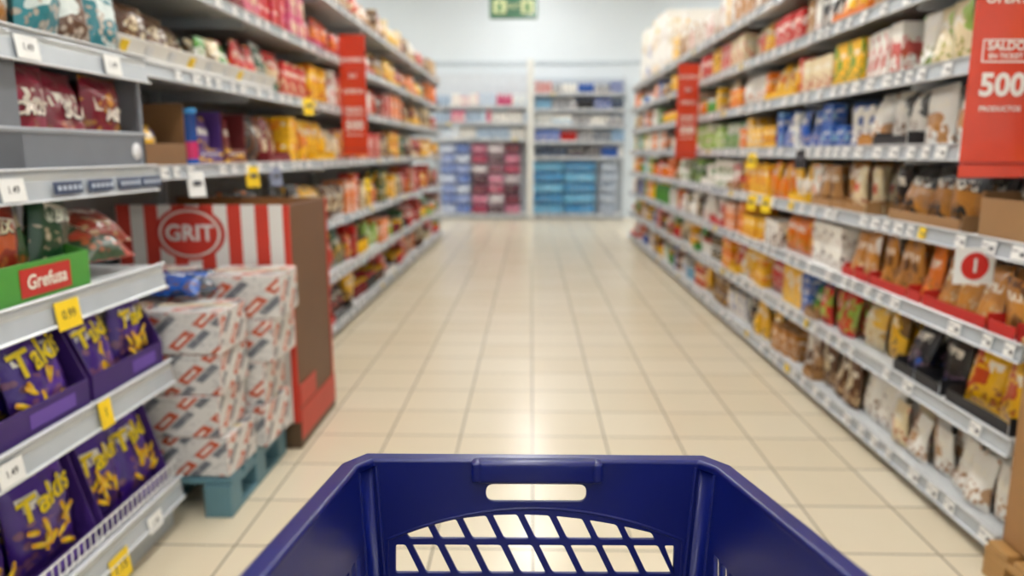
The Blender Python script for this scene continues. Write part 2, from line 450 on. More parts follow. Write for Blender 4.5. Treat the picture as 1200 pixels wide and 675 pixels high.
for a, cc in ((3.33, pu), (3.62, lin('#6b1f22'))):
    M = LEFT.at(a, .18, LZ[3]+.001)
    pb.add(box(.26, .26, .006, .001), M, cc, mi=PLAIN)
    pb.add(box(.26, .006, .07, .001), M @ Matrix.Translation((0, -.13, 0)), cc, lin(Yl), CARD)
    pb.add(box(.26, .006, .24, .001), M @ Matrix.Translation((0, .13, 0)), cc, mi=PLAIN)
    for s in (-1, 1):
        pb.add(box(.006, .26, .24, .001), M @ Matrix.Translation((s*.128, 0, 0)), cc, mi=PLAIN)
    for k in range(2):
        pb.add(bag(.2, .2, .07, R.random(), 10, 10), M @ Matrix.Translation((0, -.06+.08*k, .01)), lin(DR if a > 3.5 else Pu), lin(Yl), FOIL)
pb.make('purple_display_box')
wt = Batch()
M = LEFT.at(3.28, .02, LZ[4]+.012)
wt.add(box(1.6, .006, .075, .002), M @ Matrix.Rotation(.5, 4, 'X'), C['white'], mi=GLOSS)
wt.add(box(1.6, .03, .008, .002), M @ Matrix.Translation((0, -.01, 0)), C['white'], mi=GLOSS)
for k in range(9):
    wt.add(box(.05, .002, .04, .0005), M @ Matrix.Rotation(.5, 4, 'X') @ Matrix.Translation((-.7+k*.17, -.005, .02)), lin('#D9DCE0') if k % 3 else C['yellow'], mi=PLAIN)
wt.make('ticket_tray')

# ------------------------------------------------------------------ near-left goods
def printed_bag(b, M, w, h, t, c1, c2, word=None, wc=None, size=.06, rot=.18, vpos=.66, n=(14, 16), stand=False):
    sd = R.random()
    b.add(bag(w, h, t, sd, *n, stand=stand), M, c1, c2, FOIL)
    for v0 in (0, h-.010):
        b.add(box(w*.99, .0025, .011, .0005), M @ Matrix.Translation((0, .012*math.sin(3*v0/h+sd*37), v0)), c2, mi=GLOSS)
    if word:
        f = bag_fn(w, h, t, sd, stand)
        for (dx, dz, cc, off) in ((.003, -.003, lin('#1c1c1c'), .004), (0, 0, wc, .0068)):
            vs, fs = text_shape(word, size, .15, .0022)
            ca, sa = math.cos(rot), math.sin(rot)
            v3 = []
            for x, y, z in vs:
                X = x*ca-y*sa+dx; Z = x*sa+y*ca+vpos*h+dz
                p = f(X/(w/2), Z/h, -1); v3.append((X, p[1]-off, Z))
            b.add((v3, fs, [(0, 0)]*len(v3), None, False), M, cc, mi=PLAIN)

def corn_rolls(b, M, w, h, t, n=7):
    """printed rolled-corn-chip artwork, raised a hair above the foil"""
    for k in range(n):
        x = R.uniform(-.34, .34)*w; z = R.uniform(.10, .40)*h
        yy = -t*.5*(1-(abs(x)/(w/2))**2.6)**.7-.004
        Mr = M @ Matrix.Translation((x, yy, z)) @ Matrix.Rotation(R.uniform(-1.2, 1.2), 4, 'Y')
        L = R.uniform(.045, .065)
        b.add(lathe([(0, 0, 0), (.0075, .003, 0), (.009, L*.5, 1), (.0075, L-.003, 0), (0, L, 0)], 8), Mr @ Matrix.Scale(.35, 4, (0, 1, 0)), lin('#E8A41C'), lin('#F6D02A'), GLOSS)

purple = lin('#43208A'); pyel = lin('#F4D81C')
def shelf_tray(b, fr, a0, a1, z, col, col2, hf=.07, hs=.2, d=.36, ly0=.02):
    L = a1-a0; am = (a0+a1)/2
    b.add(box(L, d, .004, .001), fr.at(am, ly0+d/2, z), col, mi=PLAIN)
    b.add(box(L, .005, hf, .001), fr.at(am, ly0, z), col, mi=PLAIN)
    b.add(box(L*.35, .001, hf*.5, .0002), fr.at(am+L*.2, ly0-.003, z+hf*.25), col2, mi=PLAIN)
    b.add(box(L, .005, hs, .001), fr.at(am, ly0+d, z), col, mi=PLAIN)
    for s in (a0+.003, a1-.003):
        b.add(box(.005, d, hf, .001), fr.at(s, ly0+d/2, z), col, mi=PLAIN)
        vs = []
        pts = [(ly0, hf), (ly0+.07, hs), (ly0+d, hs), (ly0+d, hf)]
        Mx = fr.at(s, 0, z)
        for t in (-.0025, .0025):
            for (y, zz) in pts: vs.append((t, y, zz))
        fs = [(0, 1, 2, 3), (7, 6, 5, 4)]+[(i, (i+1) % 4, (i+1) % 4+4, i+4) for i in range(4)]
        b.add((vs, fs, [(0, 0)]*8, None, False), Mx, col, mi=PLAIN)

ps = Batch(); pt = Batch()
zD = NZ[1]+.001
for (a0, a1, wb) in ((.95, 1.42, .21), (1.44, 1.97, .24), (1.99, 2.39, .185)):
    shelf_tray(pt, NEARL, a0, a1, zD, lin('#3C1C6C'), lin('#6A48A8'), hf=.075, hs=.23)
    for k in range(2):
        aa = a0+(a1-a0)*(k+.5)/2
        Mb = NEARL.at(aa, .075, zD+.006, R.uniform(-.1, .1), -.12, R.uniform(-.08, .08))
        printed_bag(ps, Mb, wb, .262, .08, purple, lin('#5A2CA8'), 'Takis', pyel, .095 if wb > .2 else .075)
        corn_rolls(ps, Mb, wb, .262, .08, 9)
        for q in range(1, 4):
            printed_bag(ps, NEARL.at(aa, .075+.075*q, zD+.006, R.uniform(-.1, .1), -.1), wb, .25, .075, purple, pyel)
zE = NZ[0]+.001
for (a0, a1, wb) in ((1.0, 1.45, .21), (1.46, 1.97, .24), (2.0, 2.39, .2)):
    shelf_tray(pt, NEARL, a0, a1, zE, lin('#46267C'), lin('#6A48A8'), hf=.05, hs=.3, ly0=.04)
    for k in range(2):
        aa = a0+(a1-a0)*(k+.5)/2
        Mb = NEARL.at(aa, .1, zE+.006, R.uniform(-.12, .12), -.14, R.uniform(-.09, .09))
        printed_bag(ps, Mb, wb, .30, .085, purple, lin('#5A2CA8'), 'Takis', pyel, .09)
        corn_rolls(ps, Mb, wb, .30, .085, 10)
        for q in range(1, 3):
            printed_bag(ps, NEARL.at(aa, .1+.08*q, zE+.006, R.uniform(-.1, .1), -.1), wb, .29, .08, purple, pyel)
ps.make('purple_snack_bags'); pt.make('purple_shelf_trays')

zC = NZ[2]+.001
gt = Batch()
grn = lin('#4C9A3A')
shelf_tray(gt, NEARL, 1.05, 1.52, zC, grn, grn, hf=.10, hs=.12, d=.3)
shelf_tray(gt, NEARL, 1.54, 2.03, zC, grn, grn, hf=.10, hs=.12, d=.3)
for a in (1.84, 1.3):
    gt.add(box(.2, .001, .07, .0002), NEARL.at(a, .0155, zC+.016), lin('#C22A22'), mi=PLAIN)
    text_flat(gt, 'Grefusa', .05, NEARL.at(a, .0135, zC+.05), lin('#F4EFDF'), .1, .001)
gt.make('green_display_tray')
gb = Batch()
for k, aa in enumerate((1.15, 1.3, 1.46, 1.62, 1.74, 1.84)):
    printed_bag(gb, NEARL.at(aa, .09+.03*(k % 2), zC+.02, .2*(k % 2)-.1, -.22, .25-.1*(k % 3)), .2, .25, .08, lin(['#7A3B1C', '#9B2E1E', '#2E5A2C'][k % 3]), lin('#D8642C'), 'Mix', lin('#F4E9C8'), .06)
printed_bag(gb, NEARL.at(1.98, .10, zC+.01, .15, -.12, .22), .19, .28, .08, lin('#1F4A2E'), lin('#DCE3D0'), 'BIO', lin('#E9EFE2'), .05)
printed_bag(gb, NEARL.at(1.93, .2, zC+.01, .1, -.1, .05), .19, .28, .08, lin('#24563A'), lin('#D8643A'))
printed_bag(gb, NEARL.at(2.2, .06, zC+.04, .1, -1.0, .1), .3, .2, .09, lin('#274A2C'), lin('#C8402A'), 'Mix', lin('#F4E9C8'), .06)
printed_bag(gb, NEARL.at(2.26, .10, zC+.08, -.1, -.9, .0), .24, .18, .08, lin('#9C3018'), lin('#E0CFA8'))
gb.make('assorted_snack_bags')

zA = NZ[3]+.001
gy = lin('#787C85')
cr = Batch()
cr.add(box(.68, .012, .10, .003), NEARL.at(2.05, .02, zA), gy, mi=PLAIN)
cr.add(box(.69, .016, .014, .004), NEARL.at(2.05, .018, zA+.095), lin('#9DA1A8'), mi=PLAIN)
cr.add(box(.68, .012, .27, .003), NEARL.at(2.05, .36, zA), gy, mi=PLAIN)
cr.add(box(.68, .35, .008, .002), NEARL.at(2.05, .19, zA), gy, mi=PLAIN)
for a in (1.715, 2.385):
    cr.add(box(.012, .35, .27, .003), NEARL.at(a, .19, zA), gy, mi=PLAIN)
cr.add(box(.10, .012, .27, .003), NEARL.at(1.76, .02, zA), gy, mi=PLAIN)
cr.add(box(.02, .012, .27, .003), NEARL.at(2.38, .02, zA), gy, mi=PLAIN)
cr.add(lathe([(0, .003, 0), (.024, .003, 0), (.026, 0, 0)], 24), NEARL.at(2.33, .013, zA+.05) @ Matrix.Rotation(math.pi/2, 4, 'X'), lin('#E8E8EA'), mi=GLOSS)
cr.make('grey_display_bin')
db = Batch()
for k, aa in enumerate((1.88, 2.06, 2.25)):
    printed_bag(db, NEARL.at(aa, .07, zA+.012, R.uniform(-.1, .1), -.06, R.uniform(-.05, .05)), .21, .25, .09, lin('#86122E'), lin('#D9963A' if k == 2 else '#A8304E'), ['CROS', 'SALA', 'MIX'][k], lin('#F1E4D8'), .045, 0, .56)
    printed_bag(db, NEARL.at(aa, .18, zA+.012, R.uniform(-.1, .1), -.06), .20, .24, .09, lin('#7E1432'), lin('#5E0C20'))
for k in range(4):
    printed_bag(db, NEARL.at(1.0+k*.18, .09, zA+.002, .1, -.06), .18, .24, .08, lin('#7E1432'), lin('#D9963A'))
db.make('dark_red_snack_bags')
te = Batch()
for k in range(9):
    aa = 1.15+k*.145
    printed_bag(te, NEARL.at(aa, .08+.02*(k % 2), NZ[4]+.002, R.uniform(-.3, .3), -.14, R.uniform(-.12, .12)), .17, .24, .09, lin(['#1F727E', '#A8702E', '#2F828C', '#5A3A26'][k % 4]), lin('#D8E0DC'), None)
    printed_bag(te, NEARL.at(aa, .2, NZ[4]+.002, R.uniform(-.3, .3), -.1), .17, .24, .09, lin('#2F7C86'), lin('#E8E4D8'), None)
te.make('teal_snack_bags')

wf = Batch()
for a in [.8+.028*i for i in range(57)]:
    wf.add(box(.004, .004, .075, .001), NEARL.at(a, .012, NZ[0]-.01), C['white'], mi=GLOSS)
for z in (NZ[0]+.065, NZ[0]+.02):
    wf.add(box(1.62, .005, .005, .001), NEARL.at(1.59, .010, z), C['white'], mi=GLOSS)
wf.make('wire_shelf_guard')

nl = Batch()
def lab(a, z, w, h, c, off=-.012, digits=None, fr=NEARL, tilt=-.12):
    M = fr.at(a, off, z, tilt=tilt)
    nl.add(box(w, .002, h, .0005), M, c, mi=PLAIN)
    if digits:
        text_flat(nl, digits, h*.45, M @ Matrix.Translation((0, -.0016, h*.5)), lin('#303038'), 0, .0003)
    else:
        nl.add(box(w*.7, .001, h*.16, .0002), M @ Matrix.Translation((0, -.0014, h*.6)), lin('#404048'), mi=PLAIN)
        nl.add(box(w*.5, .001, h*.1, .0002), M @ Matrix.Translation((0, -.0014, h*.3)), lin('#606068'), mi=PLAIN)
for z, ps_ in ((NZ[4], (1.5, 1.83, 2.2)), (NZ[3], (1.72,)), (NZ[2], (1.5,)), (NZ[1], (1.6,)), (NZ[0]-.02, (1.75, 2.2))):
    for a in ps_: lab(a, z-.066, .085, .055, C['label'], digits='1.49')
for a in (1.93, 2.08, 2.23, 2.36):
    lab(a, NZ[3]-.058, .12, .032, lin('#3E4C6C'))
    for q in range(5):
        nl.add(box(.014, .001, .012, .0002), NEARL.at(a-.045+q*.022, -.0152, NZ[3]-.048, tilt=-.12), lin('#B9C4D6'), mi=PLAIN)
lab(1.87, NZ[2]-.085, .10, .075, C['yellow'], -.016, '0.99')
lab(1.99, NZ[1]-.075, .06, .085, C['yellow'], -.016, '1')
lab(1.98, NZ[0]-.13, .10, .085, C['yellow'], -.018, '1.15')
for fr, a, z, c in ((LEFT, 3.0, 1.12, C['label']), (LEFT, 3.62, 1.13, C['yellow']), (LEFT, 3.95, 1.12, lin('#8890A8')), (LEFT, 4.6, 1.52, C['yellow']), (LEFT, 6.2, .98, C['yellow']),
                    (RIGHT, 5.0, 1.19, C['yellow']), (RIGHT, 4.65, .93, C['yellow']), (RIGHT, 4.95, .92, C['yellow']), (RIGHT, 4.1, 1.21, C['dark'])):
    nl.add(box(.08, .002, .10, .001), fr.at(a, -.03, z, yaw=-.5*fr.sg, tilt=-.15), c, mi=PLAIN)
    nl.add(box(.04, .001, .02, .0004), fr.at(a, -.0325, z+.045, yaw=-.5*fr.sg, tilt=-.15), lin('#505058') if c != C['navy'] else C['label'], mi=PLAIN)
nl.make('shelf_price_tags')

for (side, kind), b in K.items():
    b.make(NAMES[kind])

# ------------------------------------------------------------------ pallet + cartons + striped display (left)
I = Matrix.Translation
def pallet(name, x0, x1, y0, y1, col, h=.144):
    b = Batch()
    W = x1-x0; D = y1-y0; cx = (x0+x1)/2; cy = (y0+y1)/2
    for i in range(5):
        b.add(box(W, D/5*.78, .022, .002), I((cx, y0+D*(i+.5)/5, h-.022)), col, mi=PLAIN)
    for i in range(3):
        xx = x0+.05+(W-.10)*i/2
        b.add(box(.10, D, .02, .002), I((xx, cy, h-.044)), col, mi=PLAIN)
        b.add(box(.10, D, .02, .002), I((xx, cy, 0)), col, mi=PLAIN)
        for j in range(3):
            yy = y0+.05+(D-.10)*j/2
            b.add(box(.10, .10, h-.062, .003), I((xx, yy, .019)), col, mi=PLAIN)
    return b.make(name)
pallet('wooden_pallet', -1.68, -1.07, 2.46, 3.06, lin('#5F8794'))

m, nt, bs = newmat('orange_grey_carton_print')
uvn = nd(nt, 'ShaderNodeAttribute', attribute_name='uvs').outputs['Vector']
sp = nd(nt, 'ShaderNodeSeparateXYZ'); nt.links.new(uvn, sp.inputs[0]); u, v, s = sp.outputs
p = mth(nt, 'ADD', mth(nt, 'MULTIPLY', u, 1.5), mth(nt, 'MULTIPLY', v, -.9))
p = mth(nt, 'ADD', p, mth(nt, 'MULTIPLY', s, 3))
q = mth(nt, 'ADD', mth(nt, 'MULTIPLY', u, .9), mth(nt, 'MULTIPLY', v, 1.2))
fr1 = mth(nt, 'FRACT', p); fr2 = mth(nt, 'FRACT', mth(nt, 'ADD', q, s))
org = mth(nt, 'MULTIPLY', mth(nt, 'LESS_THAN', fr1, .30), mth(nt, 'LESS_THAN', fr2, .75))
gr = mth(nt, 'MULTIPLY', mth(nt, 'LESS_THAN', mth(nt, 'ABSOLUTE', mth(nt, 'SUBTRACT', fr1, .46)), .11), mth(nt, 'GREATER_THAN', fr2, .25))
dk = mth(nt, 'MULTIPLY', mth(nt, 'LESS_THAN', mth(nt, 'ABSOLUTE', mth(nt, 'SUBTRACT', fr1, .15)), .045), mth(nt, 'LESS_THAN', mth(nt, 'ABSOLUTE', mth(nt, 'SUBTRACT', fr2, .35)), .22))
no = nd(nt, 'ShaderNodeTexNoise'); no.inputs['Scale'].default_value = 11; nt.links.new(uvn, no.inputs['Vector'])
c = mix(nt, org, lin('#DAD8D5'), lin('#C4522C'))
c = mix(nt, gr, c, lin('#70747D'))
c = mix(nt, dk, c, lin('#EDEAE4'))
c = mix(nt, mth(nt, 'MULTIPLY', mth(nt, 'GREATER_THAN', no.outputs['Fac'], .58), .5), c, lin('#ADABAB'))
nt.links.new(c, bs.inputs['Base Color']); bs.inputs['Roughness'].default_value = .4
M_OG = m
cs = Batch()
def carton(cx, cy, z, w, d, h, rot):
    M = Matrix.Translation((cx, cy, z)) @ Matrix.Rotation(rot, 4, 'Z')
    cs.add(box(w, d, h, .006), M, C['white'], mi=0)
    cs.add(box(w*.98, .03, .001, .0002), M @ Matrix.Translation((0, 0, h)), lin('#D9C9A0'), mi=1)
z = .146
for k in range(4):
    h = .152
    carton(-1.215+R.uniform(-.018, .018), 2.60+R.uniform(-.008, .008), z, .27, .245, h, R.uniform(-.07, .07))
    carton(-1.51, 2.60, z, .27, .25, h, R.uniform(-.03, .03))
    z += h+.001
z = .146
for k in range(4):
    h = .172
    off = .0 if k < 2 else .045
    carton(-1.175+off+R.uniform(-.018, .018), 2.895, z, .30, .26, h, R.uniform(-.07, .07))
    carton(-1.51, 2.895, z, .30, .26, h, R.uniform(-.03, .03))
    z += h+.001
cs.make('stacked_cartons', mats=[M_OG, M_PLAIN])
lb = Batch()
for k, (x, y, c1) in enumerate(((-1.30, 2.6, Bl), (-1.26, 2.66, '#3A4658'), (-1.38, 2.66, Rd), (-1.5, 2.6, Bl))):
    printed_bag(lb, Matrix.Translation((x, y+.03, .775)) @ Matrix.Rotation(.5*k, 4, 'Z') @ Matrix.Rotation(-.85, 4, 'X'), .18, .13, .05, lin(c1), lin('#1A2C4C'))
lb.make('loose_snack_bags')

m, nt, bs = newmat('red_white_stripes')
tc = nd(nt, 'ShaderNodeTexCoord'); sp = nd(nt, 'ShaderNodeSeparateXYZ'); nt.links.new(tc.outputs['Object'], sp.inputs[0])
st = mth(nt, 'LESS_THAN', mth(nt, 'FRACT', mth(nt, 'DIVIDE', mth(nt, 'ADD', sp.outputs[0], 10.01), .118)), .5)
nt.links.new(mix(nt, st, lin('#ECE9E4'), lin('#D24030')), bs.inputs['Base Color']); bs.inputs['Roughness'].default_value = .5
M_ST = m
sd = Batch()
sd.add(box(.74, .012, .96, .002), I((-1.385, 3.10, .12)), C['white'], mi=0)
sd.add(box(.012, .55, .96, .002), I((-1.02, 3.38, .12)), lin('#6E4A2C'), mi=1)
sd.add(box(.74, .55, .02, .002), I((-1.385, 3.38, .98)), lin('#A87B4C'), mi=1)
sd.add(box(.74, .012, .96, .002), I((-1.385, 3.65, .12)), lin('#8C6038'), mi=1)
sd.add(box(.75, .57, .12, .004), I((-1.385, 3.38, .0)), lin('#5b4630'), mi=1)
sd.add(box(.006, .02, .96, .002), I((-1.013, 3.645, .12)), lin('#C8362A'), mi=1)
sd.add(box(.006, .56, .14, .002), I((-1.01, 3.38, .04)), lin('#C8402C'), mi=1)
sd.add(box(.006, .24, .10, .002), I((-1.01, 3.22, .19)), lin('#C8402C'), mi=1)
for r, c_, y in ((.135, '#D2382A', 3.092), (.118, '#F3EEE6', 3.0905), (.108, '#D2382A', 3.089)):
    vs = [(r*math.cos(a*math.pi/24)*1.12, 0, r*.85*math.sin(a*math.pi/24)) for a in range(48)]
    sd.add((vs, [tuple(range(48))], [(0, 0)]*48, None, False), I((-1.44, y, .96)), lin(c_), mi=1)
text_flat(sd, 'GRIT', .095, I((-1.44, 3.0875, .96)), C['white'], 0, .002, mi=1)
sd.make('striped_display_box', mats=[M_ST, M_PLAIN])

# ------------------------------------------------------------------ right near cardboard display and pallet
pallet('wooden_pallet', 1.42, 1.93, 1.55, 2.17, lin('#B98C52'), .12)
rb = Batch()
rb.add(box(.47, .55, .62, .006), I((1.69, 1.875, .122)), lin('#A87A4A'), mi=PLAIN)
rb.add(box(.47, .05, .002, .0005), I((1.69, 1.875, .742)), lin('#D9B98A'), mi=PLAIN)
rb.add(box(.49, .57, .02, .003), I((1.69, 1.875, .744)), lin('#BC8E5C'), mi=PLAIN)
rb.add(box(.002, .14, .09, .0005), I((1.4535, 1.98, .45)), C['label'], mi=PLAIN)
rb.make('cardboard_shipping_box')
cb_ = Batch()
carton_open(cb_, RIGHT.at(2.27, .2, RZ[3]+.001), .5, .36, .15, lin('#A98055'), .13)
for k in range(3):
    cb_.add(bag(.17, .2, .07, R.random(), 10, 10), RIGHT.at(2.1+.17*k, .14, RZ[3]+.01, 0, -.1), lin(Br), lin(Cr), FOIL)
cb_.make('open_cardboard_box')

# ------------------------------------------------------------------ red promo banners
def banner(fr, a, z0, z1, w=.2, gap=0):
    b = Batch()
    sgn = -1 if fr.o.x > 0 else 1
    M = Matrix.Translation((fr.o.x+sgn*(w/2+gap), a, 0))
    b.add(box(w, .004, z1-z0, .001), M @ I((0, 0, z0)), C['sred'], mi=GLOSS)
    b.add(box(w, .005, .012, .001), M @ I((0, 0, z0+.035)), lin('#A82A18'), mi=PLAIN)
    zz = 1.487
    W_ = lin('#F7EDE6')
    text_flat(b, '500', .088, M @ I((0, -.004, zz)), W_, 0, .003)
    for dx, dz, ww, hh in ((0, .125, .13, .004), (0, .065, .13, .004), (-.065, .065, .004, .064), (.065, .065, .004, .064)):
        b.add(box(ww, .002, hh, .0003), M @ I((dx, -.003, zz+dz)), W_, mi=PLAIN)
    text_flat(b, 'SALDO', .034, M @ I((0, -.004, zz+.11)), W_, 0, .001)
    text_flat(b, 'EN TICKET', .020, M @ I((0, -.004, zz+.082)), W_, 0, .0005)
    text_flat(b, 'PRODUCTOS', .020, M @ I((0, -.004, zz-.065)), W_, 0, .0005)
    for k in range(3):
        text_flat(b, ['OFERTA', '2x1', 'AHORRO'][k], .04, M @ I((0, -.004, zz+.24+.11*k)), W_, 0, .001)
    b.add(box(.06+gap*2, .006, .012, .002), Matrix.Translation((fr.o.x+sgn*gap/2, a+.006, z1-.05)), C['rail'], mi=GLOSS)
    return b.make('promotional_banner')
banner(RIGHT, 2.25, 1.225, 2.05, .195, .025)
banner(RIGHT, 6.8, 1.24, 2.06, .19)
banner(LEFT, 5.5, 1.28, 2.12, .19)
sg = Batch()
M = I((1.44, 2.42, .875))
sg.add(box(.13, .003, .12, .001), M, C['white'], mi=GLOSS)
vs = [(.045*math.cos(a*math.pi/16), 0, .045*math.sin(a*math.pi/16)) for a in range(32)]
sg.add((vs, [tuple(range(32))], [(0, 0)]*32, None, False), M @ I((0, -.003, .06)), C['red'], mi=PLAIN)
text_flat(sg, '1', .06, M @ I((0, -.005, .06)), C['white'], 0, .002)
sg.make('offer_sign')

# ------------------------------------------------------------------ back wall shelving
shelving('wall_shelving', BACK, -1.9, -.06, .42, [.10, 1.55, 1.85, 2.16], 2.8, .05, 1.8, backcol=lin('#DCE2E8'), deckc='white')
shelving('wall_shelving', BACK, .03, 1.80, .42, [.10, 1.20, 1.50, 1.80, 2.1, 2.4], 2.7, .05, 1.7, backcol=lin('#C3CCD6'), deckc='white')
pk = Batch()
def pack(x, z, w, h, c1, c2):
    n = max(1, round(w/.1))
    for i in range(n):
        pk.add(lathe([(0, 0, 0), (w/n*.48, .002, 0), (w/n*.5, .02, 0), (w/n*.5, h*.72, 0), (w/n*.3, h*.9, 1), (w/n*.2, h*.97, 1), (0, h*.97, 1)], 8), BACK.at(x-w/2+w/n*(i+.5), .09, z), c1, c2, GLOSS)
    pk.add(box(w*.94, .2, h*.6, .012), BACK.at(x, .15, z+.005), c1, c2, CARD)
for i in range(2):
    for j in range(7):
        pack(-1.62+i*.29, .11+j*.195, .28, .19, lin(['#C4CEE0', '#6A82BC', '#8FA0CC'][(j+i) % 3]), lin('#3F5CA8'))
for i in range(3):
    for j in range(7):
        pack(-1.0+i*.32, .11+j*.195, .30, .19, lin(['#A83458', '#4A2434', '#C87A94', '#C8C2C6', '#6E2038'][(j*2+i) % 5]), lin('#E0C6CE' if i % 2 else '#7C2440'))
for i in range(2):
    for j in range(5):
        pack(.33+i*.62, .11+j*.205, .6, .2, lin('#3F8CBC' if (i+j) % 2 else '#6CB0D2'), lin('#2468A4'))
for j in range(5):
    pack(1.5, .11+j*.205, .3, .2, lin('#A9B4C2'), lin('#6E7F98'))
pk.make('drink_multipacks')
bk = [(Wt, LB), (LB, Wt), (Wt, Pk), ('#B9CCE0', Wt), (Pk, Wt), (Wt, Wt)]
bk2 = [(Dk, Bl), (Bl, Wt), (LB, Bl), ('#49556B', LB), (Rd, Wt), (Wt, LB), ('#49556B', Wt)]
K.clear()
for z in (1.55, 1.85, 2.16):
    stock('b', BACK, z, .27, [(-1.86, -.1, ['box', 'bottle'], bk)])
for z in (1.20, 1.5, 1.8, 2.1, 2.4):
    stock('b', BACK, z, .24, [(.07, 1.78, ['box', 'can', 'bottle'], bk2)])
for (side, kind), b in K.items():
    b.make(dict(box='household_cartons', bottle='drink_bottles', can='drink_cans', tray='display_trays', bag='snack_bags').get(kind, 'goods'))
po = Batch(); po.add(box(.12, .1, 3.0, .01), I((-.015, 14.46, 0)), lin('#E4E4DE'), mi=PLAIN)
po.add(box(.16, .14, .1, .01), I((-.015, 14.46, 0)), lin('#C9C9C4'), mi=PLAIN)
po.make('wall_column')

# ------------------------------------------------------------------ exit sign
ex = Batch()
Z0 = 2.81
ex.add(box(.55, .06, .27, .01), I((-.21, 9.0, Z0)), lin('#3A7E58'), mi=GLOSS)
ex.add(box(.50, .004, .21, .001), I((-.21, 8.968, Z0+.03)), lin('#2C6E4A'), mi=GLOSS)
for dx in (-.16, .16):
    ex.add(box(.14, .003, .15, .001), I((-.21+dx, 8.964, Z0+.055)), lin('#E9F2B8'), mi=PLAIN)
    ex.add(box(.05, .003, .10, .001), I((-.21+dx, 8.961, Z0+.07)), lin('#2F7F50'), mi=PLAIN)
text_flat(ex, 'EXIT', .08, I((-.21, 8.962, Z0+.13)), lin('#E9F2B8'))
for dx in (-.25, .25):
    ex.add(lathe([(.006, 0, 0), (.006, 1.52, 0)], 8), I((-.21+dx, 9.0, Z0+.265)), lin('#C8C8C8'), mi=PLAIN)
ex.make('exit_sign')

# ------------------------------------------------------------------ room shell
def plane_box(name, x0, x1, y0, y1, z0, z1, mat):
    b = Batch(); b.add(box(x1-x0, y1-y0, z1-z0, .001), I(((x0+x1)/2, (y0+y1)/2, z0)), (1, 1, 1, 1), mi=0)
    return b.make(name, mats=[mat])
m, nt, bs = newmat('cream_floor_tiles')
tc = nd(nt, 'ShaderNodeTexCoord'); mp = nd(nt, 'ShaderNodeMapping')
mp.inputs['Location'].default_value = (-.012, .06, 0)
nt.links.new(tc.outputs['Object'], mp.inputs[0])
br = nd(nt, 'ShaderNodeTexBrick'); br.offset = 0; br.squash = 1
br.inputs['Color1'].default_value = lin('#E7DCC5'); br.inputs['Color2'].default_value = lin('#E1D4BA')
br.inputs['Mortar'].default_value = lin('#83786A')
br.inputs['Scale'].default_value = 1
br.inputs['Brick Width'].default_value = .333; br.inputs['Row Height'].default_value = .333
br.inputs['Mortar Size'].default_value = .0038; br.inputs['Mortar Smooth'].default_value = .2
nt.links.new(mp.outputs[0], br.inputs['Vector'])
no = nd(nt, 'ShaderNodeTexNoise'); no.inputs['Scale'].default_value = 5; no.inputs['Detail'].default_value = 6
nt.links.new(tc.outputs['Object'], no.inputs['Vector'])
nt.links.new(mix(nt, mth(nt, 'MULTIPLY', no.outputs['Fac'], .10), br.outputs['Color'], lin('#A8946C')), bs.inputs['Base Color'])
nt.links.new(mth(nt, 'MULTIPLY_ADD', no.outputs['Fac'], .10, .18), bs.inputs['Roughness'])
bs.inputs['Specular IOR Level'].default_value = .5
M_FLOOR = m
M_WALL = solid('pale_blue_wall_paint', '#DFE7ED', .8, var=.04, scale=1.2)
M_CEIL = solid('white_ceiling_panels', '#F0F0EE', .8, var=.03)
plane_box('floor', -7, 7, -5, 15.2, -.1, 0, M_FLOOR)
plane_box('ceiling', -7, 7, -5, 15.2, 4.6, 4.7, M_CEIL)
plane_box('wall_back', -7, 7, 15.1, 15.25, 0, 4.6, M_WALL)
plane_box('wall_front', -7, 7, -5.15, -5, 0, 4.6, M_WALL)
plane_box('wall_left', -7.15, -7, -5, 15.2, 0, 4.6, M_WALL)
plane_box('wall_right', 7, 7.15, -5, 15.2, 0, 4.6, M_WALL)
plane_box('shade_band_1', -7, 7, 15.07, 15.1, 2.98, 3.04, solid('shade_band_paint', '#C3CDD5', .6))  # slight shade band on the upper back wall, put in as a darker strip

m, nt, bs = newmat('fluorescent_diffuser')
bs.inputs['Emission Color'].default_value = (1, .985, .96, 1); bs.inputs['Emission Strength'].default_value = 27
bs.inputs['Base Color'].default_value = (.9, .9, .9, 1)
M_EM = m
M_HOUS = solid('lamp_housing', '#E8E8E8', .4)
for x in (-4.6, 0, 4.6):
    for k in range(6):
        y = -3+k*3.2
        b = Batch()
        b.add(box(.34, 2.4, .08, .01), I((x, y, 4.50)), (1, 1, 1, 1), mi=1)
        b.add(box(.28, 2.3, .02, .004), I((x, y, 4.482)), (1, 1, 1, 1), mi=0)
        b.make('fluorescent_ceiling_light', mats=[M_EM, M_HOUS])

# ------------------------------------------------------------------ shopping cart
m, nt, bs = newmat('navy_blue_plastic')
tc = nd(nt, 'ShaderNodeTexCoord')
no = nd(nt, 'ShaderNodeTexNoise'); no.inputs['Scale'].default_value = 350; no.inputs['Detail'].default_value = 2
n2 = nd(nt, 'ShaderNodeTexNoise'); n2.inputs['Scale'].default_value = 6; n2.inputs['Detail'].default_value = 5
nt.links.new(tc.outputs['Object'], no.inputs['Vector']); nt.links.new(tc.outputs['Object'], n2.inputs['Vector'])
nt.links.new(mix(nt, n2.outputs['Fac'], lin('#040E52'), lin('#08186E')), bs.inputs['Base Color'])
nt.links.new(mth(nt, 'MULTIPLY_ADD', n2.outputs['Fac'], .16, .24), bs.inputs['Roughness'])
bp = nd(nt, 'ShaderNodeBump'); bp.inputs['Strength'].default_value = .15; bp.inputs['Distance'].default_value = .0006
nt.links.new(no.outputs['Fac'], bp.inputs['Height']); nt.links.new(bp.outputs[0], bs.inputs['Normal'])
M_NAVY = m
M_STEEL = solid('brushed_steel', '#B0B3B6', .3, 1, .05)
